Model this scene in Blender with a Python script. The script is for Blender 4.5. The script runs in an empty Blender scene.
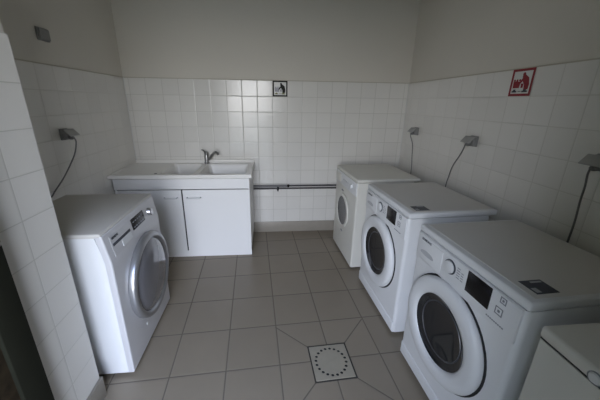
import bpy, bmesh, math
from mathutils import Vector, Matrix
PI = math.pi
sc = bpy.context.scene
col = sc.collection

# ------------------------------------------------------------------ camera
PITCH, YAW, ROLL = 0.313459707, 0.0913943372, 0.0146224643
CAM = Vector((0, 0, 1.42432560))
cf = Vector((math.sin(YAW)*math.cos(PITCH), math.cos(YAW)*math.cos(PITCH), -math.sin(PITCH)))
r0 = Vector((math.cos(YAW), -math.sin(YAW), 0)); u0 = r0.cross(cf)
rr = r0*math.cos(ROLL) + u0*math.sin(ROLL); uu = -r0*math.sin(ROLL) + u0*math.cos(ROLL)
cd = bpy.data.cameras.new('camera'); cam = bpy.data.objects.new('camera', cd); col.objects.link(cam)
M = Matrix((rr, uu, -cf)).transposed().to_4x4(); M.translation = CAM
cam.matrix_world = M
cd.sensor_width = 36; cd.lens = 280.0423*36/600
cd.shift_x = (300-293.6194)/600; cd.shift_y = (192.8344-200)/600
cd.clip_start = 0.02
sc.camera = cam

# ------------------------------------------------------------------ room dimensions
XL, XR, YB = -1.3454, 1.4381, 2.9487
YF = -0.14                # inner face of the entrance wall
XP, YP = -0.842, 1.105    # the tiled entrance return on the left
ZC = 2.50
ZT = 1.6227               # top of the tiling
ZB = 0.1227               # top of the skirting tiles
TS = 0.15
FR = 0.0524624; FX, FY, FT = 0.26875, 2.72763, 0.30
DX0, DX1, DZ = -0.80, 0.02, 2.06   # doorway in the entrance wall

# ------------------------------------------------------------------ materials
def new_mat(name):
    m = bpy.data.materials.new(name); m.use_nodes = True
    nt = m.node_tree; b = nt.nodes['Principled BSDF']
    return m, nt, b
def simple(name, c, rough=.5, metal=0.0, spec=.5, noise=0.0, nscale=8.0, bump=0.0, bscale=60.0, coat=0.0):
    m, nt, b = new_mat(name)
    b.inputs['Roughness'].default_value = rough; b.inputs['Metallic'].default_value = metal
    b.inputs['Specular IOR Level'].default_value = spec; b.inputs['Coat Weight'].default_value = coat
    N = nt.nodes.new; L = nt.links.new
    tc = N('ShaderNodeTexCoord')
    n = N('ShaderNodeTexNoise'); n.inputs['Scale'].default_value = nscale; n.inputs['Detail'].default_value = 4
    L(tc.outputs['Object'], n.inputs['Vector'])
    mx = N('ShaderNodeMix'); mx.data_type = 'RGBA'
    mx.inputs['A'].default_value = (*[max(0, v*(1-noise)) for v in c], 1)
    mx.inputs['B'].default_value = (*[min(1, v*(1+noise)) for v in c], 1)
    L(n.outputs['Fac'], mx.inputs['Factor']); L(mx.outputs['Result'], b.inputs['Base Color'])
    if bump:
        n2 = N('ShaderNodeTexNoise'); n2.inputs['Scale'].default_value = bscale; n2.inputs['Detail'].default_value = 5
        L(tc.outputs['Object'], n2.inputs['Vector'])
        bp = N('ShaderNodeBump'); bp.inputs['Strength'].default_value = bump; bp.inputs['Distance'].default_value = .003
        L(n2.outputs['Fac'], bp.inputs['Height']); L(bp.outputs['Normal'], b.inputs['Normal'])
    return m
def tile_mat(name, e1, e2, org, size, c, cg, gw, rough, tilt, var=.03, size2=None, drain=None, wave=0.0, ctint=None, spec=.5):
    """square tiles: u = (P-org).e1, v = (P-org).e2"""
    m, nt, b = new_mat(name)
    N = nt.nodes.new; L = nt.links.new
    def math_(op, a, bb=None, cc=None):
        n = N('ShaderNodeMath'); n.operation = op
        for i, v in enumerate((a, bb, cc)):
            if v is None: continue
            if isinstance(v, (int, float)): n.inputs[i].default_value = v
            else: L(v, n.inputs[i])
        return n.outputs[0]
    geo = N('ShaderNodeTexCoord')
    sub = N('ShaderNodeVectorMath'); sub.operation = 'SUBTRACT'; L(geo.outputs['Object'], sub.inputs[0]); sub.inputs[1].default_value = org
    def dot(e):
        d = N('ShaderNodeVectorMath'); d.operation = 'DOT_PRODUCT'; L(sub.outputs[0], d.inputs[0]); d.inputs[1].default_value = e
        return d.outputs['Value']
    U, V = dot(e1), dot(e2)
    u = math_('DIVIDE', U, size); v = math_('DIVIDE', V, size2 or size)
    def edge(x):
        f = math_('FRACT', x); return math_('MULTIPLY', math_('MINIMUM', f, math_('SUBTRACT', 1.0, f)), size)
    d = math_('MINIMUM', edge(u), edge(v))
    if drain:
        du = math_('SUBTRACT', U, drain[0]); dv = math_('SUBTRACT', V, drain[1])
        au = math_('ABSOLUTE', du); av = math_('ABSOLUTE', dv)
        dd = math_('MULTIPLY', math_('ABSOLUTE', math_('SUBTRACT', au, av)), .7071)
        far = math_('MULTIPLY', math_('GREATER_THAN', math_('MAXIMUM', au, av), drain[2]), 1.0)
        d = math_('MINIMUM', d, math_('ADD', dd, far))
    mr = N('ShaderNodeMapRange'); mr.interpolation_type = 'SMOOTHSTEP'; L(d, mr.inputs['Value'])
    mr.inputs['From Min'].default_value = gw*.35; mr.inputs['From Max'].default_value = gw*.75
    face = mr.outputs['Result']      # 1 on the tile face, 0 in the grout
    cell = N('ShaderNodeCombineXYZ'); L(math_('FLOOR', u), cell.inputs[0]); L(math_('FLOOR', v), cell.inputs[1])
    wn = N('ShaderNodeTexWhiteNoise'); wn.noise_dimensions = '3D'; L(cell.outputs[0], wn.inputs['Vector'])
    # tile colour with slight variation from tile to tile
    hsv = N('ShaderNodeHueSaturation'); hsv.inputs['Color'].default_value = (*c, 1)
    L(math_('ADD', 1-var, math_('MULTIPLY', wn.outputs['Value'], 2*var)), hsv.inputs['Value'])
    ns = N('ShaderNodeTexNoise'); ns.inputs['Scale'].default_value = 6; ns.inputs['Detail'].default_value = 4; L(geo.outputs['Object'], ns.inputs['Vector'])
    tint = N('ShaderNodeMix'); tint.data_type = 'RGBA'; L(math_('MULTIPLY', ns.outputs['Fac'], .5), tint.inputs['Factor'])
    L(hsv.outputs[0], tint.inputs['A']); tint.inputs['B'].default_value = (*(ctint or c), 1)
    mx = N('ShaderNodeMix'); mx.data_type = 'RGBA'; L(face, mx.inputs['Factor'])
    mx.inputs['A'].default_value = (*cg, 1); L(tint.outputs['Result'], mx.inputs['B']); L(mx.outputs['Result'], b.inputs['Base Color'])
    rg = N('ShaderNodeMix'); L(face, rg.inputs['Factor']); rg.inputs['A'].default_value = .85
    L(math_('ADD', rough*.8, math_('MULTIPLY', ns.outputs['Fac'], rough*.4)), rg.inputs['B']); L(rg.outputs['Result'], b.inputs['Roughness'])
    b.inputs['Specular IOR Level'].default_value = spec
    # pillowed edge + tilt of each tile
    mr2 = N('ShaderNodeMapRange'); L(d, mr2.inputs['Value']); mr2.inputs['From Max'].default_value = gw*1.6
    h = mr2.outputs['Result']
    if wave:
        n3 = N('ShaderNodeTexNoise'); n3.inputs['Scale'].default_value = 14; L(geo.outputs['Object'], n3.inputs['Vector'])
        h = math_('ADD', h, math_('MULTIPLY', n3.outputs['Fac'], wave))
    bp = N('ShaderNodeBump'); bp.inputs['Strength'].default_value = .6; bp.inputs['Distance'].default_value = .0012; L(h, bp.inputs['Height'])
    tl = N('ShaderNodeVectorMath'); tl.operation = 'MULTIPLY_ADD'; L(wn.outputs['Color'], tl.inputs[0])
    tl.inputs[1].default_value = (tilt*2,)*3; tl.inputs[2].default_value = (-tilt,)*3
    ad = N('ShaderNodeVectorMath'); ad.operation = 'ADD'; L(bp.outputs['Normal'], ad.inputs[0]); L(tl.outputs[0], ad.inputs[1])
    nm = N('ShaderNodeVectorMath'); nm.operation = 'NORMALIZE'; L(ad.outputs[0], nm.inputs[0]); L(nm.outputs[0], b.inputs['Normal'])
    return m

WT, WG = (.70, .685, .65), (.50, .49, .45)
m_tile_back = tile_mat('white_tile_back', (1,0,0), (0,0,1), (-.5542, 0, ZT), TS, WT, WG, .0035, .20, .012)
m_tile_right = tile_mat('white_tile_right', (0,1,0), (0,0,1), (0, 1.2108, ZT), TS, WT, (.56,.545,.505), .0042, .22, .010)
m_tile_left = tile_mat('white_tile_left', (0,1,0), (0,0,1), (0, 2.94, ZT), TS, WT, (.56,.545,.505), .0042, .22, .010)
m_tile_pier = tile_mat('white_tile_entrance', (0,1,0), (0,0,1), (0, .9575, ZT), TS, WT, (.50,.49,.45), .0035, .22, .008)
m_paint = simple('wall_paint', (.62, .59, .53), .75, bump=.35, bscale=45, noise=.03, nscale=2)
m_edge = simple('tile_edge_shadow', (.44, .41, .34), .8)  # shadow line of the tile top, put into the colour of a strip
m_ceiling = simple('ceiling_paint', (.60, .59, .55), .85, noise=.03)
ce, se = math.cos(FR), math.sin(FR)
DRV = (FX + 1.5*FT*0 + 0, 0)
m_floor = tile_mat('floor_tile', (ce, se, 0), (se, -ce, 0), (FX, FY, 0), FT, (.26, .215, .16), (.13, .11, .085), .006, .34, .004,
                   var=.05, drain=(-0.0052, 1.515, .30), wave=.4, ctint=(.20,.168,.125))
m_skirt = simple('skirting_tile', (.30, .275, .235), .35, noise=.08, nscale=20)
m_white = simple('white_enamel', (.68, .69, .70), .30, noise=.01, nscale=3)
m_white_old = simple('old_white_enamel', (.64, .63, .58), .35, noise=.015, nscale=3)
m_plastic = simple('white_plastic', (.66, .67, .68), .38, noise=.01)
m_top = simple('worktop_grey_white', (.60, .585, .56), .45, noise=.02)
m_top_left = simple('worktop_warm_grey', (.52, .505, .475), .45, noise=.02)
m_silver = simple('silver_plastic', (.58, .58, .60), .38, metal=.2, noise=.02)
m_ring = simple('silver_door_ring', (.36, .365, .38), .3, metal=.75)
m_chrome = simple('brushed_chrome', (.62, .62, .64), .22, metal=.9)
m_glassdark = simple('dark_door_glass', (.012, .013, .016), .07, spec=.6, coat=.5)
m_glassgrey = simple('smoked_door_glass', (.13, .13, .145), .12, spec=.7, coat=.6)
m_glassold = simple('old_door_glass', (.045, .045, .045), .15, spec=.5)
m_drum = simple('drum_steel', (.10, .10, .11), .3, metal=.6)
m_black = simple('black_display', (.008, .007, .008), .25, spec=.35)
m_seam = simple('black_rubber_and_gap_shade', (.015, .015, .017), .7)  # rubber of the feet; in gaps the black stands for shade
m_greyp = simple('grey_print', (.22, .23, .25), .6)
m_darkp = simple('dark_print', (.05, .055, .07), .6)
m_recess = simple('grey_button_and_grip_shade', (.42, .43, .45), .5)
m_grey = simple('grey_plastic', (.23, .23, .225), .5, noise=.04)
m_flap = simple('light_grey_plastic', (.36, .36, .35), .5, noise=.03)
m_cord = simple('grey_cord', (.16, .16, .16), .6, noise=.05)
m_pipe = simple('dark_pipe', (.045, .042, .045), .45, noise=.15, nscale=30)
m_pipe2 = simple('grey_sleeve', (.17, .17, .175), .6, noise=.1, nscale=30)
m_melamine = simple('white_melamine', (.80, .80, .80), .42, noise=.01, nscale=2)
m_resin = simple('cream_resin', (.76, .745, .71), .28, noise=.01)
m_faucet = simple('grey_steel', (.28, .28, .28), .28, metal=.8)
m_red = simple('red_glaze', (.24, .012, .022), .45)
m_blackg = simple('black_glaze', (.018, .018, .015), .6, spec=.2)
m_olive = simple('olive_glaze', (.16, .16, .05), .3)
m_greyg = simple('grey_glaze', (.25, .25, .28), .3)
m_wglaze = simple('white_glaze', (.62, .62, .60), .3)
m_drain = simple('drain_plastic', (.31, .275, .21), .55, noise=.1, nscale=25)
m_hole = simple('drain_shadow', (.02, .02, .02), .9)
m_wood = simple('dark_door_paint', (.012, .0125, .008), .8, spec=.1, noise=.3, nscale=12, bump=.3, bscale=25)
m_wood2 = simple('dark_door_panel', (.022, .016, .009), .8, spec=.1, noise=.8, nscale=35, bump=.5, bscale=40)
m_ground = simple('outdoor_ground', (.26, .24, .17), .9, noise=.3, nscale=1.5)
m_trap = simple('sticker_dark', (.03, .035, .05), .35)
m_trap2 = simple('sticker_grey', (.35, .36, .38), .4)

# ------------------------------------------------------------------ mesh helpers
def box(bm, x0, y0, z0, x1, y1, z1, mi=0, r=0.0, seg=3, only=None):
    """box with optional rounded edges; only(edge_mid, edge_dir) selects the edges to round"""
    vs = [bm.verts.new((x, y, z)) for x in (x0, x1) for y in (y0, y1) for z in (z0, z1)]
    F = [(0,1,3,2), (4,6,7,5), (0,4,5,1), (2,3,7,6), (0,2,6,4), (1,5,7,3)]
    fs = []
    for f in F:
        fa = bm.faces.new([vs[i] for i in f]); fa.material_index = mi; fs.append(fa)
    if r > 0:
        es = set(e for f in fs for e in f.edges)
        if only: es = [e for e in es if only((e.verts[0].co+e.verts[1].co)/2, (e.verts[1].co-e.verts[0].co).normalized())]
        bmesh.ops.bevel(bm, geom=list(es), offset=r, segments=seg, profile=.5, affect='EDGES')
def tube(bm, pts, r, n=10, mi=0, cap=True):
    pts = [Vector(p) for p in pts]; rings = []
    up = Vector((0, 0, 1)); prev = None
    for i, p in enumerate(pts):
        t = (pts[min(i+1, len(pts)-1)] - pts[max(i-1, 0)]).normalized()
        if prev is None:
            a = t.cross(up)
            if a.length < .1: a = t.cross(Vector((1, 0, 0)))
            a.normalize()
        else: a = (prev - t*prev.dot(t)).normalized()
        prev = a; b = t.cross(a)
        rad = r[i] if isinstance(r, (list, tuple)) else r
        rings.append([bm.verts.new(p + a*math.cos(2*PI*k/n)*rad + b*math.sin(2*PI*k/n)*rad) for k in range(n)])
    for A, B in zip(rings, rings[1:]):
        for k in range(n):
            f = bm.faces.new((A[k], A[(k+1) % n], B[(k+1) % n], B[k])); f.material_index = mi; f.smooth = True
    if cap:
        for R in (rings[0], rings[-1]):
            f = bm.faces.new(R); f.material_index = mi
def lathe(bm, c, prof, axis=(0, -1, 0), n=56, mi=0, a0=0.0, a1=2*PI, closed=False):
    """prof: list of (radius, height along axis). smooth."""
    c = Vector(c); ax = Vector(axis).normalized()
    e1 = Vector((0, 0, 1)) if abs(ax.z) < .9 else Vector((1, 0, 0)); e1 = (e1 - ax*e1.dot(ax)).normalized(); e2 = ax.cross(e1)
    full = abs(a1-a0-2*PI) < 1e-6; cnt = n if full else n+1
    rings = []
    for (rad, h) in prof:
        if rad < 1e-6: rings.append([bm.verts.new(c + ax*h)]); continue
        rings.append([bm.verts.new(c + ax*h + (e1*math.cos(a0+(a1-a0)*k/n) + e2*math.sin(a0+(a1-a0)*k/n))*rad) for k in range(cnt)])
    pairs = list(zip(rings, rings[1:]))
    if closed: pairs.append((rings[-1], rings[0]))
    for A, B in pairs:
        for k in range(n):
            j = (k+1) % cnt
            if len(A) == 1 and len(B) == 1: continue
            if len(A) == 1: vs = (A[0], B[k], B[j])
            elif len(B) == 1: vs = (A[k], B[0], A[j])
            else: vs = (A[k], B[k], B[j], A[j])
            f = bm.faces.new(vs); f.material_index = mi; f.smooth = True
def spline(pts, n=8):
    P = [Vector(p) for p in pts]; P = [P[0]*2-P[1]] + P + [P[-1]*2-P[-2]]; out = []
    for i in range(1, len(P)-2):
        for k in range(n):
            t = k/n; a, b, c, d = P[i-1], P[i], P[i+1], P[i+2]
            out.append(.5*((2*b)+(c-a)*t+(2*a-5*b+4*c-d)*t*t+(3*b-a-3*c+d)*t**3))
    out.append(P[-2]); return out
def obj(name, bm, mats, parent=None, smooth_angle=35):
    bmesh.ops.recalc_face_normals(bm, faces=bm.faces[:])
    me = bpy.data.meshes.new(name); bm.to_mesh(me); bm.free()
    for m in (mats if isinstance(mats, (list, tuple)) else [mats]): me.materials.append(m)
    for p in me.polygons: p.use_smooth = True
    me.set_sharp_from_angle(angle=math.radians(smooth_angle))
    o = bpy.data.objects.new(name, me); col.objects.link(o)
    if parent: o.parent = parent
    return o
def tag(o, label, cat, group=None):
    o['label'] = label; o['category'] = cat
    if group: o['group'] = group
    return o
def thing(name, loc, rz, label, cat, group=None):
    o = bpy.data.objects.new(name, None); col.objects.link(o); o.empty_display_size = .1
    o.location = loc; o.rotation_euler = (0, 0, rz)
    return tag(o, label, cat, group)
def struct(name, bm, mats, parent=None):
    o = obj(name, bm, mats, parent)
    if not parent: o['kind'] = 'structure'
    return o
def B(*a, **k):
    bm = bmesh.new(); box(bm, *a, **k); return bm
def text_obj(name, s, size, mat, parent, loc, rot=(PI/2, 0, 0), extr=.0004):
    cu = bpy.data.curves.new(name, 'FONT'); cu.body = s; cu.size = size; cu.extrude = extr; cu.space_character = 1.05; cu.offset = .0006
    t = bpy.data.objects.new('tmp', cu); col.objects.link(t)
    me = bpy.data.meshes.new_from_object(t.evaluated_get(bpy.context.evaluated_depsgraph_get()))
    bpy.data.objects.remove(t); bpy.data.curves.remove(cu)
    me.materials.clear(); me.materials.append(mat)
    o = bpy.data.objects.new(name, me); col.objects.link(o); o.location = loc; o.rotation_euler = rot; o.parent = parent
    return o

# ------------------------------------------------------------------ room shell
TH = .006   # tile layer thickness
W = .16
def wall(name, paint_box, tile_box, tmat):
    bm = bmesh.new(); box(bm, *paint_box, mi=0); box(bm, *tile_box, mi=1)
    x0, y0, z0, x1, y1, z1 = tile_box
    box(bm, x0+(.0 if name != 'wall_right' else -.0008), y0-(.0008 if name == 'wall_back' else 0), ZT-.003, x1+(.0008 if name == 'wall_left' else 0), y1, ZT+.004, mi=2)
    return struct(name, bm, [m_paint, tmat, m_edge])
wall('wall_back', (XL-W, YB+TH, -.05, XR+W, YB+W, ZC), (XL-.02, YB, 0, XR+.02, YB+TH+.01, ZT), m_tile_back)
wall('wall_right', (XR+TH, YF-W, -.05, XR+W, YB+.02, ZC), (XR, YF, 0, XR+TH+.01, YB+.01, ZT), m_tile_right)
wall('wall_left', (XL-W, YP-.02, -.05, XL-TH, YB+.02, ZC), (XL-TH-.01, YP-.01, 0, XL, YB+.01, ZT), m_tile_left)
bm = bmesh.new()
box(bm, XL-W, YF-W, -.05, XP-TH, YP-TH, ZC, mi=0)
box(bm, XP-TH-.01, YF, 0, XP, YP, ZT, mi=1)
box(bm, XL-.01, YP-TH-.01, 0, XP-.001, YP-.0005, ZT, mi=1)
struct('wall_entrance', bm, [m_paint, m_tile_pier])
bm = bmesh.new()
box(bm, XP-.05, YF-W, -.05, DX0-.04, YF, ZC); box(bm, DX1+.04, YF-W, -.05, XR+W, YF, ZC); box(bm, DX0-.04, YF-W, DZ+.04, DX1+.04, YF, ZC)
struct('wall_front', bm, m_paint)
struct('floor', B(XL-W, YF-W, -.06, XR+W, YB+W, 0), m_floor)
struct('ceiling', B(XL-W, YF-W, ZC, XR+W, YB+W, ZC+.12), m_ceiling)
SB = .009
def skirt(name, x0, y0, x1, y1):
    return struct(name, B(x0, y0, 0, x1, y1, ZB, r=.002, seg=2), m_skirt)
skirt('baseboard_back', XL, YB-SB, XR, YB+.002)
skirt('baseboard_right', XR-SB, YF, XR+.002, YB-SB)
skirt('baseboard_left', XL-.002, YP+SB, XL+SB, YB-SB)
bm = bmesh.new(); box(bm, XP-.002, YF, 0, XP+SB, YP+SB, ZB, r=.002, seg=2); box(bm, XL, YP-.002, 0, XP+.001, YP+SB, ZB-.0005)
struct('baseboard_entrance', bm, m_skirt)
# corner beads of pale sealant where the tiled walls meet
struct('trim_1', B(XL-.001, YB-.007, ZB, XL+.007, YB+.001, ZT, r=.003, seg=2), m_wglaze)
struct('trim_2', B(XR-.007, YB-.007, ZB, XR+.001, YB+.001, ZT, r=.003, seg=2), m_wglaze)
# entrance door, standing open against the return
dr = thing('door_1', (-.80, -.08, 0), 0, '', ''); del dr['label'], dr['category']; dr['kind'] = 'structure'
L0, L1 = 0.03, .885
bm = bmesh.new()
box(bm, -.022, L0, .01, .018, L0+.09, DZ-.02, r=.003); box(bm, -.022, L1-.09, .01, .018, L1, DZ-.02, r=.003)
box(bm, -.022, L0+.0895, .01, .018, L1-.0895, .16, r=.003); box(bm, -.022, L0+.0895, 1.0, .018, L1-.0895, 1.1, r=.003)
box(bm, -.022, L0+.0895, DZ-.13, .018, L1-.0895, DZ-.02, r=.003)
obj('door_stile', bm, m_wood, dr)
bm = bmesh.new(); box(bm, -.012, L0+.085, .155, .006, L1-.085, 1.005); box(bm, -.012, L0+.085, 1.095, .006, L1-.085, DZ-.125)
obj('door_panel', bm, m_wood2, dr)
bm = bmesh.new(); tube(bm, [(.018, L1-.05, 1.04), (.05, L1-.05, 1.04)], .009); tube(bm, [(.05, L1-.043, 1.04), (.052, L1-.15, 1.04)], .009)
obj('door_handle', bm, m_chrome, dr)
bm = bmesh.new(); Y0, Y1 = YF-W, YF+.0
box(bm, DX0-.04, Y0, 0, DX0, Y1, DZ+.04); box(bm, DX1, Y0, 0, DX1+.04, Y1, DZ+.04); box(bm, DX0, Y0, DZ, DX1, Y1, DZ+.04)
struct('trim_3', bm, m_wood)
struct('ground', B(-14, -24, -.12, 14, YF-W, -.06), m_ground)
m_blocker = simple('light_blocker_green', (.05, .06, .022), .9, noise=.6, nscale=5)  # green of the two blockers added outside
struct('light_blocker', B(2.5, -2.7, -.06, 3.1, YF-W-.02, 4.2), m_blocker)  # added out of view to cut daylight on the entrance return
struct('light_blocker', B(-3.6, -2.9, -.06, -3.0, YF-W-.02, 4.2), m_blocker)  # added out of view to darken the right wall and near machines

# ------------------------------------------------------------------ washing machines
# local frame: origin on the floor at the front left corner as one faces the machine,
# +x to the right along the front, +y into the machine, +z up
def door(t, c, z, R, Rg, depth, mring, mglass, bowl=.024, seam=True, rings=(.80,)):
    if seam:
        bm = bmesh.new(); lathe(bm, (c, 0, z), [(R-.01, -.001), (R-.01, .003), (R+.006, .003), (R+.006, -.001)], closed=True)
        obj('door_gap_shade', bm, m_seam, t)  # black ring painted as the gap shadow round the door
    bm = bmesh.new()
    w = R-Rg
    prof = [(R-.004, .002), (R-.001, depth*.35), (R-w*.08, depth*.72), (R-w*.2, depth*.93), (R-w*.4, depth), (Rg+w*.30, depth*.99), (Rg+w*.10, depth*.88), (Rg, depth*.55), (Rg, .002)]
    lathe(bm, (c, 0, z), prof, n=72, closed=True)
    d = obj('door', bm, mring, t, 50)
    bm = bmesh.new()
    h = depth*.62
    lathe(bm, (c, 0, z), [(Rg+.001, h), (Rg*.93, h-.35*bowl), (Rg*.75, h-.7*bowl), (Rg*.45, h-bowl*.95), (0, h-bowl)], n=64)
    g = obj('door_glass', bm, mglass, d, 60)
    if not rings: return d
    bm = bmesh.new()
    for q in rings:
        hh = h-bowl*.62
        lathe(bm, (c, 0, z), [(Rg*q-.004, hh), (Rg*q, hh+.004), (Rg*q+.004, hh)], n=56)
    obj('drum_ring', bm, m_drum, g, 60)
    return d
def feet(t, w, d):
    for x in (.06, w-.06):
        for y in (.05, d-.05):
            bm = bmesh.new(); lathe(bm, (x, y, 0), [(0, 0), (.019, 0), (.019, .012), (.010, .016), (.010, .035), (0, .035)], axis=(0, 0, 1), n=16)
            obj('foot', bm, m_seam, t)
def new_machine(name, loc, rz, label, group):
    """white front loader with a big white door ring, dial and dark display"""
    Wd, D, H = .60, .50, .845
    t = thing(name, loc, rz, label, 'washing machine', group)
    vert = lambda m, d: abs(d.z) > .9 and m.y < .1
    bm = bmesh.new(); box(bm, 0, 0, .022, Wd, D, H-.035, r=.022, seg=5, only=lambda m, d: (abs(d.z) > .9 and m.y < .1) or (abs(d.x) > .9 and m.y < .1 and m.z < .1))
    obj('body', bm, m_white, t)
    bm = bmesh.new(); box(bm, .004, -.004, .022, Wd-.004, .03, .10, r=.012, seg=4, only=lambda m, d: m.y < .01)
    obj('kick_plate', bm, m_white, t)
    # top slab
    bm = bmesh.new(); box(bm, -.001, .002, H-.034, Wd+.001, D+.05, H, r=.009, seg=4)
    lid = obj('lid', bm, m_plastic, t)
    obj('lid_panel', B(.018, .035, H-.002, Wd-.018, D+.035, H+.0015, r=.001, seg=1), m_top, lid)
    # control fascia
    bm = bmesh.new(); box(bm, .012, -.006, .675, Wd-.012, .01, H-.036, r=.004, seg=2, only=lambda m, d: m.y < 0)
    fas = obj('control_panel', bm, m_plastic, t)
    bm = bmesh.new(); box(bm, .022, -.009, .688, .205, 0, H-.048, r=.003, seg=2, only=lambda m, d: m.y < -.005)
    dw = obj('detergent_drawer', bm, m_plastic, t)
    bm = bmesh.new()   # flat lens; the grip recess's shading is put into its grey
    for mi, (sx, sz, yy) in enumerate([(.052, .017, -.0095)]):
        vs = [bm.verts.new((.10+sx*math.cos(a), yy, .722+sz*math.sin(a)*(1 if math.sin(a) > 0 else .5))) for a in [2*PI*k/28 for k in range(28)]]
        f = bm.faces.new(vs); ex = bmesh.ops.extrude_face_region(bm, geom=[f])
        bmesh.ops.translate(bm, verts=[v for v in ex['geom'] if isinstance(v, bmesh.types.BMVert)], vec=(0, .004, 0))
    obj('drawer_grip', bm, m_recess, dw)
    text_obj('logo', 'SAMSUNG', .0155, m_darkp, dw, (.048, -.0092, .785))
    # dial
    bm = bmesh.new(); lathe(bm, (.259, -.006, .759), [(0, .012), (.024, .012), (.0275, .010), (.0285, 0)], n=36)
    dl = obj('dial', bm, m_plastic, t, 40)
    bm = bmesh.new(); lathe(bm, (.259, -.006, .759), [(.0285, 0), (.0285, .005), (.0325, .004), (.0335, 0)], n=36)
    obj('dial_ring', bm, m_darkp, dl, 40)
    bm = bmesh.new()
    for k in range(5): box(bm, .300, -.0068, .735+k*.011, .318, -.0055, .738+k*.011)
    for k in range(4): box(bm, .325, -.0068, .735+k*.011, .338, -.0055, .738+k*.011)
    obj('programme_marks', bm, m_greyp, t)
    obj('display', B(.358, -.0085, .716, .474, -.004, .806, r=.002, seg=2), m_black, t)
    for (bx, bz, s) in ((.522, .792, .012), (.515, .745, .015)):
        bm = bmesh.new()
        for (a, b_, c_, d_) in ((-s, -s, s, -s+.003), (-s, s-.003, s, s), (-s, -s+.003, -s+.003, s-.003), (s-.003, -s+.003, s, s-.003)):
            box(bm, bx+a, -.0075, bz+b_, bx+c_, -.0055, bz+d_)
        box(bm, bx-s*.3, -.0075, bz-s*.3, bx+s*.3, -.0055, bz+s*.3)
        obj('button', bm, m_greyp, t)
    bm = bmesh.new()
    for k in range(9): box(bm, .472+k*.0085, -.0068, .694, .478+k*.0085, -.0055, .699)
    obj('panel_marks', bm, m_greyp, t)
    door(t, .282, .44, .246, .163, .036, m_plastic, m_glassdark, bowl=.020)
    # sticker on the lid
    bm = bmesh.new(); box(bm, .495, .060, H+.001, .565, .145, H+.0025, mi=0); box(bm, .535, .066, H+.0026, .558, .085, H+.003, mi=1); box(bm, .502, .095, H+.0026, .51, .138, H+.003, mi=1)
    obj('sticker', bm, [m_trap, m_trap2], lid)
    feet(t, Wd, D)
    return t
def copy_tree(o, parent=None):
    c = o.copy(); col.objects.link(c)
    if parent: c.parent = parent
    for ch in [k for k in bpy.data.objects if k.parent == o]: copy_tree(ch, c)
    return c
RZ = -PI/2 + math.radians(3)
G = 'white front-loading washing machines around the laundry room'
w3 = new_machine('washing_machine', (.765, 1.245, 0), RZ, 'largest white washing machine at right, its dark display and round door in full view', G)
w2 = copy_tree(w3); w2.location = (.742, 1.975, 0)
w2['label'] = 'white washing machine with black display, between the older machine and the largest one'

# older machine by the back wall
Wd, D, H = .585, .52, .832
t = thing('washing_machine', (.685, 2.715, 0), RZ, 'older cream-white washing machine with small door, standing nearest the back wall', 'washing machine', G)
bm = bmesh.new(); box(bm, 0, 0, .02, Wd, D-.03, H-.030, r=.016, seg=4, only=lambda m, d: abs(d.z) > .9 and m.y < .1)
obj('body', bm, m_white_old, t)
obj('lid', B(-.001, -.003, H-.030, Wd+.001, D+.03, H, r=.012, seg=4), m_white_old, t)
pn = obj('control_panel', B(.006, -.005, .685, Wd-.006, .01, H-.033, r=.004, seg=2), m_plastic, t)
obj('detergent_drawer', B(.02, -.009, .70, .17, 0, H-.05, r=.003, seg=2), m_white_old, t)
bm = bmesh.new(); lathe(bm, (.47, -.005, .745), [(0, .018), (.020, .018), (.024, 0)], n=28); obj('dial', bm, m_plastic, t)
bm = bmesh.new()
for k in range(4): box(bm, .24+k*.04, -.0062, .74, .262+k*.04, -.004, .752)
obj('button_row', bm, m_recess, t)
obj('door_badge', B(.20, -.003, .628, .25, .002, .642, r=.001, seg=1), m_greyp, t)
door(t, .275, .45, .168, .135, .018, m_white_old, m_glassold, bowl=.006, seam=False, rings=None)
obj('filter_mark', B(.25, -.003, .235, .29, .002, .248, r=.001, seg=1), m_greyp, t)
feet(t, Wd, D-.03)

# plain machine in the near right corner
t = thing('washing_machine', (.752, .565, 0), -PI/2, 'white appliance with plain dim front, at the bottom right corner of the photo', 'washing machine', G)
bm = bmesh.new(); box(bm, 0, 0, .02, .60, .52, .803, r=.014, seg=4, only=lambda m, d: abs(d.z) > .9 and m.y < .1)
obj('body', bm, m_white_old, t)
obj('lid', B(0, -.002, .807, .60, .55, .845, r=.010, seg=4), m_white_old, t)
obj('lid_seam', B(.004, .003, .8025, .596, .515, .8075), m_seam, t)
bm = bmesh.new(); lathe(bm, (.142, -.001, .822), [(0, .006), (.011, .006), (.014, .002), (.014, 0)], n=24)
lathe(bm, (.142, -.001, .822), [(.014, 0), (.014, .003), (.0165, .003), (.0165, 0)], n=24, mi=1)
obj('cap', bm, [m_plastic, m_greyp], t)
door(t, .30, .40, .20, .15, .03, m_plastic, m_glassdark, bowl=.014)
feet(t, .60, .52)

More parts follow.
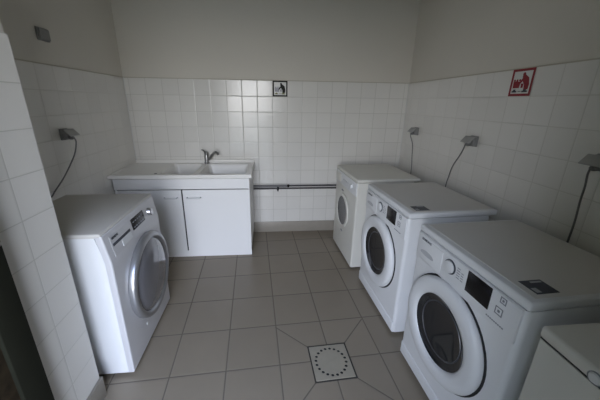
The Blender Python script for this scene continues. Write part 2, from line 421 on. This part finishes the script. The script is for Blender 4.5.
# silver-fronted machine on the left, facing right
Wd, D, H = .60, .545, .845
t = thing('washing_machine', (-.738, 1.213, 0), PI/2+math.radians(.5), 'washing machine on the left wall with silver front and big silver-ringed door', 'washing machine', G)
bm = bmesh.new(); box(bm, 0, .028, .022, Wd, D-.01, H-.02)
bmesh.ops.bisect_plane(bm, geom=bm.verts[:]+bm.edges[:]+bm.faces[:], plane_co=(0, 0, .69), plane_no=(0, 0, 1))
obj('body', bm, m_white, t)
bm = bmesh.new(); box(bm, -.0005, 0, .022, Wd+.0005, .030, H-.012, r=.008, seg=4, only=lambda m, d: m.y < .006)
for zc in (.66, .69, .72, .76): bmesh.ops.bisect_plane(bm, geom=bm.verts[:]+bm.edges[:]+bm.faces[:], plane_co=(0, 0, zc), plane_no=(0, 0, 1))
obj('front_panel', bm, m_silver, t)
bm = bmesh.new(); box(bm, -.001, .004, H-.022, Wd+.001, D, H, r=.006, seg=3)
obj('lid', bm, m_top_left, t)
bm = bmesh.new(); box(bm, .045, -.0012, .700, .240, .006, .805, r=.0005, seg=1)
dw = obj('detergent_drawer', bm, m_silver, t)
obj('drawer_slot', B(.055, -.003, .752, .232, .0, .766, r=.002, seg=2), m_darkp, dw)
obj('drawer_handle', B(.130, -.0035, .714, .232, -.001, .750, r=.001, seg=1), m_plastic, dw)
text_obj('logo', 'SIEMENS', .0155, m_darkp, t, (.058, -.0025, .786))
obj('display', B(.262, -.003, .738, .415, .003, .800, r=.002, seg=2), m_black, t)
bm = bmesh.new()
for k in range(5): box(bm, .275+k*.026, -.004, .748, .290+k*.026, -.0025, .754)
obj('display_marks', bm, m_greyp, t)
bm = bmesh.new()
for k in range(5): box(bm, .275+k*.026, -.004, .778, .290+k*.026, -.0025, .784)
obj('display_marks', bm, m_greyp, t)
bm = bmesh.new(); lathe(bm, (.487, 0, .762), [(0, .022), (.018, .022), (.022, .018), (.025, 0)], n=32); obj('dial', bm, m_chrome, t)
door(t, .335, .42, .258, .215, .038, m_ring, m_glassgrey, bowl=-.03, seam=False, rings=None)
bm = bmesh.new(); lathe(bm, (.22, -.0005, .145), [(0, .002), (.011, .002), (.011, 0)], n=20); obj('filter_badge', bm, m_wglaze, t)
feet(t, Wd, D)
def lean(o):
    for ch in [k for k in bpy.data.objects if k.parent == o]:
        me = ch.data
        if ch.name.split('.')[0] not in ('body', 'foot'):
            if ch.name.startswith('logo'):
                me.transform(ch.matrix_basis); ch.matrix_basis = Matrix()
            for v in me.vertices:
                z = v.co.z
                if z > .69: v.co.y += .024*(min(z, .845)-.69)/.155 * (1 if v.co.y < .2 else 0)
        else:
            for v in me.vertices:
                if v.co.z > .69 and v.co.y < .1: v.co.y += .026
        lean(ch)
lean(t)

# ------------------------------------------------------------------ sink unit
XC0, XC1, YC = -1.336, -.176, 2.435
t = thing('sink_cabinet', (0, 0, 0), 0, 'white two-door cabinet under the sink, in the back left corner', 'cabinet')
t.location = (XC0, YC, 0)
wC = XC1-XC0; dC = YB-SB-YC-.003
def cb(*a, **k): return B(*a, **k)
bm = bmesh.new()
box(bm, 0, .018, .06, .016, dC, .772); box(bm, wC-.016, .018, .06, wC, dC, .772); box(bm, .016, dC-.006, .06, wC-.016, dC, .772); box(bm, .016, .018, .06, wC-.016, dC-.006, .076)
obj('body', bm, m_melamine, t)
obj('plinth', cb(.0, .012, 0, wC, .030, .060), m_melamine, t)
obj('front_panel', cb(.0, 0, .678, wC, .018, .772, r=.0015, seg=1), m_melamine, t)
xm = -.772-XC0
for (a, b_, hx) in ((.004, xm-.006, (-.925, -.815)), (xm+.006, wC, (-.730, -.612))):
    d = obj('door', cb(a, 0, .066, b_, .018, .670, r=.0015, seg=1), m_melamine, t)
    h0, h1 = hx[0]-XC0, hx[1]-XC0
    bm = bmesh.new(); tube(bm, spline([(h0, .001, .600), (h0+.003, -.018, .600), (h0+.018, -.026, .600), (h1-.018, -.026, .600), (h1-.003, -.018, .600), (h1, .001, .600)], 5), .006, 8)
    for hh in (h0, h1): lathe(bm, (hh, 0, .600), [(0, .005), (.008, .004), (.009, 0)], n=16)
    obj('handle', bm, m_plastic, d)
obj('door_gap', cb(xm-.0055, .010, .066, xm+.0055, .0178, .670), m_seam, t)  # black strip standing for the shade between the two doors

# sink top: frame with two bowls and a raised rim
ZS, YS = .813, 2.385
t = thing('double_bowl_sink', (0, 0, 0), 0, 'cream double-bowl sink top with drainboard, lying on the white cabinet', 'sink')
X0, X1 = XL+.002, -.152; Y0, Y1 = YS, YB-.001
bowls = [(-.945, 2.450, -.665, 2.865), (-.615, 2.450, -.200, 2.865)]
xs = sorted({X0, X1, *[v for q in bowls for v in (q[0], q[2])]}); ys = [Y0, 2.450, 2.865, Y1]
bm = bmesh.new()
inb = lambda xa, xb: any(q[0]-1e-6 <= xa and xb <= q[2]+1e-6 for q in bowls)
for i in range(len(xs)-1):
    for j in range(3):
        if j == 1 and inb(xs[i], xs[i+1]): continue
        vs = [bm.verts.new(v) for v in ((xs[i], ys[j], ZS), (xs[i+1], ys[j], ZS), (xs[i+1], ys[j+1], ZS), (xs[i], ys[j+1], ZS))]
        bm.faces.new(vs)
bmesh.ops.remove_doubles(bm, verts=bm.verts[:], dist=1e-5)
# apron
for (a, b_) in (((X0, Y0), (X1, Y0)), ((X1, Y0), (X1, Y1)), ((X1, Y1), (X0, Y1)), ((X0, Y1), (X0, Y0))):
    vs = [bm.verts.new((p[0], p[1], z)) for p, z in ((a, ZS), (b_, ZS), (b_, .788), (a, .788))]; bm.faces.new(vs)
bmesh.ops.remove_doubles(bm, verts=bm.verts[:], dist=1e-5)
# rims round the edge and between the bowls
def rimbox(x0, y0, x1, y1, h): box(bm, x0, y0, ZS-.004, x1, y1, ZS+h, r=.004, seg=3)
rimbox(X0, Y1-.020, X1, Y1, .030); rimbox(X0, Y0, X1, Y0+.016, .007); rimbox(X1-.022, Y0+.012, X1, Y1-.012, .010); rimbox(X0, Y0+.012, X0+.014, Y1-.012, .007)
for k in range(9): rimbox(X0+.06+k*.036, 2.47, X0+.068+k*.036, 2.84, .0)
obj('sink_top', bm, m_resin, t)
for (a, b_, c_, d_) in bowls:
    bm = bmesh.new(); dep = .155; n = 7
    rings = []
    for (ins, z, rad) in ((0, ZS+.0005, .03), (.003, ZS-.006, .03), (.010, ZS-.03, .035), (.016, ZS-dep+.035, .045), (.028, ZS-dep+.010, .05), (.05, ZS-dep, .05)):
        R = []
        for (cx, cy, s) in ((c_-ins-rad, d_-ins-rad, 0), (a+ins+rad, d_-ins-rad, 1), (a+ins+rad, b_+ins+rad, 2), (c_-ins-rad, b_+ins+rad, 3)):
            for k in range(n): an = PI/2*(s + k/(n-1)); R.append(bm.verts.new((cx+rad*math.cos(an), cy+rad*math.sin(an), z)))
        rings.append(R)
    for A, Bq in zip(rings, rings[1:]):
        for k in range(len(A)): bm.faces.new((A[k], A[(k+1) % len(A)], Bq[(k+1) % len(A)], Bq[k]))
    bm.faces.new(rings[-1])
    # fill the rounded corners at deck level
    for (cx, cy, qx, qy, s) in ((c_-.03, d_-.03, c_, d_, 0), (a+.03, d_-.03, a, d_, 1), (a+.03, b_+.03, a, b_, 2), (c_-.03, b_+.03, c_, b_, 3)):
        q = bm.verts.new((qx, qy, ZS+.0005))
        arc = [bm.verts.new((cx+.03*math.cos(PI/2*(s+k/6)), cy+.03*math.sin(PI/2*(s+k/6)), ZS+.0005)) for k in range(7)]
        for k in range(6): bm.faces.new((q, arc[k], arc[k+1]))
    bw = obj('bowl', bm, m_resin, t, 50)
    bm = bmesh.new(); lathe(bm, ((a+c_)/2, (b_+d_)/2, ZS-dep), [(0, .001), (.022, .001), (.03, .004), (.034, .0)], axis=(0, 0, 1), n=28)
    obj('drain_fitting', bm, m_chrome, bw)
bm = bmesh.new(); lathe(bm, (-.985, 2.47, ZS-.001), [(0, .006), (.010, .005), (.013, 0)], axis=(0, 0, 1), n=20); obj('plug_knob', bm, m_faucet, t)

# mixer tap
t = thing('mixer_tap', (-.632, 2.895, ZS), 0, 'grey single-lever mixer tap standing behind the sink bowls', 'tap')
bm = bmesh.new(); lathe(bm, (0, 0, 0), [(0, 0), (.026, 0), (.026, .008), (.021, .014), (.021, .085), (.019, .092), (0, .094)], axis=(0, 0, 1), n=28)
obj('tap_body', bm, m_faucet, t)
bm = bmesh.new(); tube(bm, spline([(.006, -.004, .030), (.035, -.02, .055), (.065, -.04, .095), (.095, -.06, .122), (.120, -.08, .124), (.136, -.092, .108)], 6), .0125, 14)
obj('spout', bm, m_faucet, t)
bm = bmesh.new(); lathe(bm, (0, 0, .09), [(.019, 0), (.021, .004), (.020, .022), (.012, .032), (0, .034)], axis=(0, 0, 1), n=24)
tube(bm, [(-.004, .0, .112), (-.022, -.02, .136), (-.034, -.034, .146)], [.009, .008, .006], 10)
obj('lever', bm, m_faucet, t)

# ------------------------------------------------------------------ pipes on the back wall
yp = YB-.030
for (name, z0, z1, lab) in (('water_pipe', .556, .557, 'upper of two dark pipes running along the back wall from cabinet to washing machine'), ('water_pipe', .526, .527, 'lower of two dark pipes running along the back wall from cabinet to washing machine')):
    t = thing(name, (-.168, yp, z0), 0, lab, 'pipe', 'dark water pipes on the back wall')
    bm = bmesh.new(); tube(bm, [(0, 0, 0), (.30, .001, .0), (.62, 0, .001), (.965, .0, z1-z0)], .0085, 12); obj('pipe', bm, m_pipe, t)
    if z0 > .55:
        bm = bmesh.new(); tube(bm, [(.0, .0, -.001), (.36, .0, -.0005)], .0125, 12); obj('sleeve', bm, m_pipe2, t)
    cx = .375 if z0 > .55 else .262
    bm = bmesh.new(); lathe(bm, (cx-.01, 0, 0), [(.009, 0), (.015, 0), (.015, .022), (.009, .022)], axis=(1, 0, 0), n=18)
    box(bm, cx-.006, .0, -.006, cx+.006, .031, .006)
    if z0 < .55: tube(bm, [(cx+.001, 0, -.004), (cx+.001, 0, -.030)], .007, 10)
    obj('pipe_clamp', bm, m_black, t)

# ------------------------------------------------------------------ socket boxes, plugs and cords
def outlet(loc, rz, lab):
    """local +y out of the wall"""
    t = thing('outlet_box', loc, rz, lab, 'outlet', 'grey outlet boxes on the tiled walls')
    bm = bmesh.new(); box(bm, -.034, 0, -.034, .034, .012, .038, r=.003, seg=2); box(bm, -.031, .010, -.032, .031, .034, .035, r=.006, seg=3)
    obj('box', bm, m_grey, t)
    # flap hinged at the top, lifted by the plug
    bm = bmesh.new(); box(bm, -.046, .0, -.003, .046, .056, .003, r=.002, seg=2)
    o = obj('flap', bm, m_flap, t); o.location = (0, .038, .034); o.rotation_euler = (math.radians(-48), 0, 0)
    return t
def cord(loc, rz, pts, lab):
    """plug at loc, pts in world coordinates"""
    t = thing('power_cord', loc, rz, lab, 'cord', 'grey power cords hanging from the outlets')
    bm = bmesh.new(); lathe(bm, (0, .0345, -.020), [(0, 0), (.012, 0), (.013, .016), (.008, .028), (0, .030)], axis=(0, 1, 0), n=22)
    obj('plug', bm, m_cord, t)
    R = Matrix.Rotation(-rz, 3, 'Z'); L_ = [R @ (Vector(p)-Vector(loc)) for p in pts]
    L_[0] = Vector((0, .0635, -.020)); L_[1].z = min(L_[1].z, -.050)
    bm = bmesh.new(); tube(bm, spline(L_, 7), .0042, 8); obj('cord', bm, m_cord, t)
    return t
RW, LW = PI/2, -PI/2   # +y local -> -x world / +x world
xo = XR-.0005
oR = [(2.655, 1.170), (1.858, 1.180), (1.060, 1.192)]
labs = ['grey outlet box on the right wall, nearest the back corner', 'grey outlet box in the middle of the right wall', 'grey outlet box on the right wall, cut by the photo edge']
for (y, z), l in zip(oR, labs): outlet((xo, y, z), RW, l)
xc = XR-.062
cord((xo, 2.655, 1.170), RW, [(xc-.005, 2.665, 1.160), (XR-.060, 2.650, 1.14), (XR-.045, 2.625, 1.05), (XR-.036, 2.618, .94), (XR-.030, 2.603, .78), (XR-.035, 2.60, .45)],
     'grey cord hanging nearly straight behind the older machine by the back corner')
cord((xo, 1.858, 1.180), RW, [(xc-.005, 1.870, 1.17), (XR-.062, 1.872, 1.155), (XR-.050, 1.915, 1.07), (XR-.038, 1.988, .972), (XR-.030, 2.022, .88), (XR-.028, 2.040, .79), (XR-.04, 2.04, .45)],
     'grey cord slanting down then kinked behind the middle washing machine')
cord((xo, 1.060, 1.192), RW, [(xc-.005, 1.070, 1.185), (XR-.062, 1.064, 1.165), (XR-.050, 1.068, 1.09), (XR-.038, 1.076, 1.02), (XR-.030, 1.075, .91), (XR-.028, 1.077, .80), (XR-.04, 1.07, .45)],
     'grey cord dropping behind the largest washing machine at right')
outlet((XL+.0005, 1.995, 1.200), LW, 'grey outlet box on the left wall above the silver-fronted machine')
cord((XL+.0005, 1.995, 1.200), LW, [(XL+.067, 1.995, 1.195), (XL+.068, 1.998, 1.150), (XL+.050, 1.992, 1.08), (XL+.030, 1.955, 1.01), (XL+.020, 1.87, .93), (XL+.018, 1.76, .86), (XL+.018, 1.71, .80), (XL+.018, 1.69, .5)],
     'grey cord curving down the left wall behind the silver-fronted machine')
bm = bmesh.new(); box(bm, 0, -.046, -.036, .012, .046, .036, r=.003, seg=2); box(bm, .010, -.040, -.031, .022, .040, .031, r=.004, seg=2)
o = obj('junction_box', bm, m_grey); o.location = (XL-TH+.0005, 2.02, 1.790); tag(o, 'small grey box high on the painted left wall above the tiles', 'junction box')

# ------------------------------------------------------------------ pictogram tiles
def pictogram(name, M4, mats, lab):
    """unit picture 0..1; person leaning over laundry; M4 maps (u, v, height) to the wall"""
    bm = bmesh.new(); S = .146
    def bx(u0, v0, u1, v1, h0, h1, mi): box(bm, (u0-.5)*S, (v0-.5)*S, h0, (u1-.5)*S, (v1-.5)*S, h1, mi=mi)
    def poly(pts, h, mi):
        f = bm.faces.new([bm.verts.new(((u-.5)*S, (v-.5)*S, h)) for u, v in pts]); f.material_index = mi
        ex = bmesh.ops.extrude_face_region(bm, geom=[f]); bmesh.ops.translate(bm, verts=[v for v in ex['geom'] if isinstance(v, bmesh.types.BMVert)], vec=(0, 0, -.0008))
    def disc(u, v, r, h, mi): poly([(u+r*math.cos(2*PI*k/14), v+r*math.sin(2*PI*k/14)) for k in range(14)], h, mi)
    bx(0, 0, 1, 1, -.001, .004, 0)
    for q in ((0, 0, 1, .09), (0, .91, 1, 1), (0, .09, .09, .91), (.91, .09, 1, .91)): bx(*q, .004, .0048, 1)
    H = .0052
    disc(.56, .80, .065, H, 2)                                                   # head
    poly([(.50, .74), (.62, .79), (.80, .66), (.86, .42), (.84, .24), (.66, .24), (.64, .44), (.56, .52)], H, 2)  # bent back and skirt
    poly([(.56, .70), (.62, .64), (.44, .42), (.38, .46)], H+.0004, 2)                 # arms
    poly([(.13, .54), (.30, .56), (.46, .52), (.44, .30), (.15, .30)], H, 3)                 # basket of washing
    for k in range(3): disc(.18+k*.12, .585, .042, H+.0003, 3)
    poly([(.50, .46), (.62, .46), (.60, .30), (.52, .30)], H, 3)
    for q in ((.14, .14, .36, .20), (.20, .20, .30, .25), (.60, .14, .84, .20), (.66, .20, .78, .245), (.42, .165, .56, .19)): bx(*q, .004, H, 2 if name == 'x' else 4)
    o = obj(name, bm, mats); o.matrix_world = M4
    return tag(o, lab, 'pictogram tile')
# right wall: facing -x, u runs towards -y
Mr = Matrix(((0, 0, -1, XR), (-1, 0, 0, 1.5108+.075), (0, 1, 0, ZT-.075), (0, 0, 0, 1)))
pictogram('pictogram_tile', Mr, [m_wglaze, m_red, m_red, m_red, m_darkp], 'red-framed pictogram tile of a figure bent over washing, on the right wall')
Mb = Matrix(((1, 0, 0, .0458+.075), (0, 0, -1, YB), (0, 1, 0, ZT-.075), (0, 0, 0, 1)))
pictogram('pictogram_tile', Mb, [m_wglaze, m_blackg, m_blackg, m_greyg, m_olive], 'black-framed pictogram tile of a figure bent over washing, on the back wall')

# ------------------------------------------------------------------ floor drain
cu_, cv_ = -.0052, 1.515
cx = FX + cu_*ce + cv_*se; cy = FY + cu_*se - cv_*ce
t = thing('floor_drain', (cx, cy, 0), FR, 'square beige floor drain with a ring of round holes', 'drain')
S = .119
bm = bmesh.new()
for q in ((-S, -S, S, -S+.008), (-S, S-.008, S, S), (-S, -S+.008, -S+.008, S-.008), (S-.008, -S+.008, S, S-.008)): box(bm, q[0], q[1], -.001, q[2], q[3], .0022)
obj('drain_frame', bm, simple('drain_edge', (.045,.04,.032), .8), t)
# plate with real holes
n = 20; rh, rc = .0088, .087
plate = B(-S+.009, -S+.009, .0006, S-.009, S-.009, .0045, r=.001, seg=1)
g = obj('drain_grate', plate, m_drain, t)
cut = bmesh.new()
for k in range(n):
    a = 2*PI*(k+.5)/n; lathe(cut, (rc*math.cos(a), rc*math.sin(a), -.01), [(0, 0), (rh, 0), (rh, .03), (0, .03)], axis=(0, 0, 1), n=12)
co = obj('cutter', cut, m_hole)
md = g.modifiers.new('b', 'BOOLEAN'); md.object = co; md.operation = 'DIFFERENCE'; md.solver = 'EXACT'
co.matrix_world = Matrix.Translation((cx, cy, 0)) @ Matrix.Rotation(FR, 4, 'Z')
bpy.context.view_layer.update()
me = bpy.data.meshes.new_from_object(g.evaluated_get(bpy.context.evaluated_depsgraph_get()))
g.modifiers.clear(); g.data = me
for p in me.polygons: p.use_smooth = False
bpy.data.objects.remove(co)
obj('drain_pit', B(-S+.010, -S+.010, .0001, S-.010, S-.010, .0005), m_hole, t)

# ------------------------------------------------------------------ light: daylight through the open door
w = bpy.data.worlds.new('sky'); sc.world = w; w.use_nodes = True
nt = w.node_tree; N = nt.nodes.new; L = nt.links.new
bg = nt.nodes['Background']
tc = N('ShaderNodeTexCoord'); sp = N('ShaderNodeSeparateXYZ'); L(tc.outputs['Generated'], sp.inputs[0])
rp = N('ShaderNodeValToRGB'); L(sp.outputs['Z'], rp.inputs[0])
rp.color_ramp.elements[0].position = 0.0; rp.color_ramp.elements[0].color = (.97, .96, .95, 1)
rp.color_ramp.elements[1].position = .6; rp.color_ramp.elements[1].color = (.52, .67, 1.0, 1)
L(rp.outputs[0], bg.inputs['Color']); bg.inputs['Strength'].default_value = 10.0
pl = bpy.data.lights.new('doorway_portal', 'AREA'); pl.shape = 'RECTANGLE'; pl.size = DX1-DX0; pl.size_y = DZ; pl.cycles.is_portal = True
po = bpy.data.objects.new('doorway_portal', pl); col.objects.link(po); po.location = ((DX0+DX1)/2, YF-W-.01, DZ/2)
po.rotation_euler = (PI/2, 0, 0)   # -z of the lamp towards +y (into the room)
sc.cycles.max_bounces = 12; sc.cycles.diffuse_bounces = 8; sc.cycles.glossy_bounces = 6
sc.view_settings.view_transform = 'Standard'; sc.view_settings.look = 'None'; sc.view_settings.gamma = 1
sc.view_settings.use_curve_mapping = False
sc.view_settings.exposure = 0.5
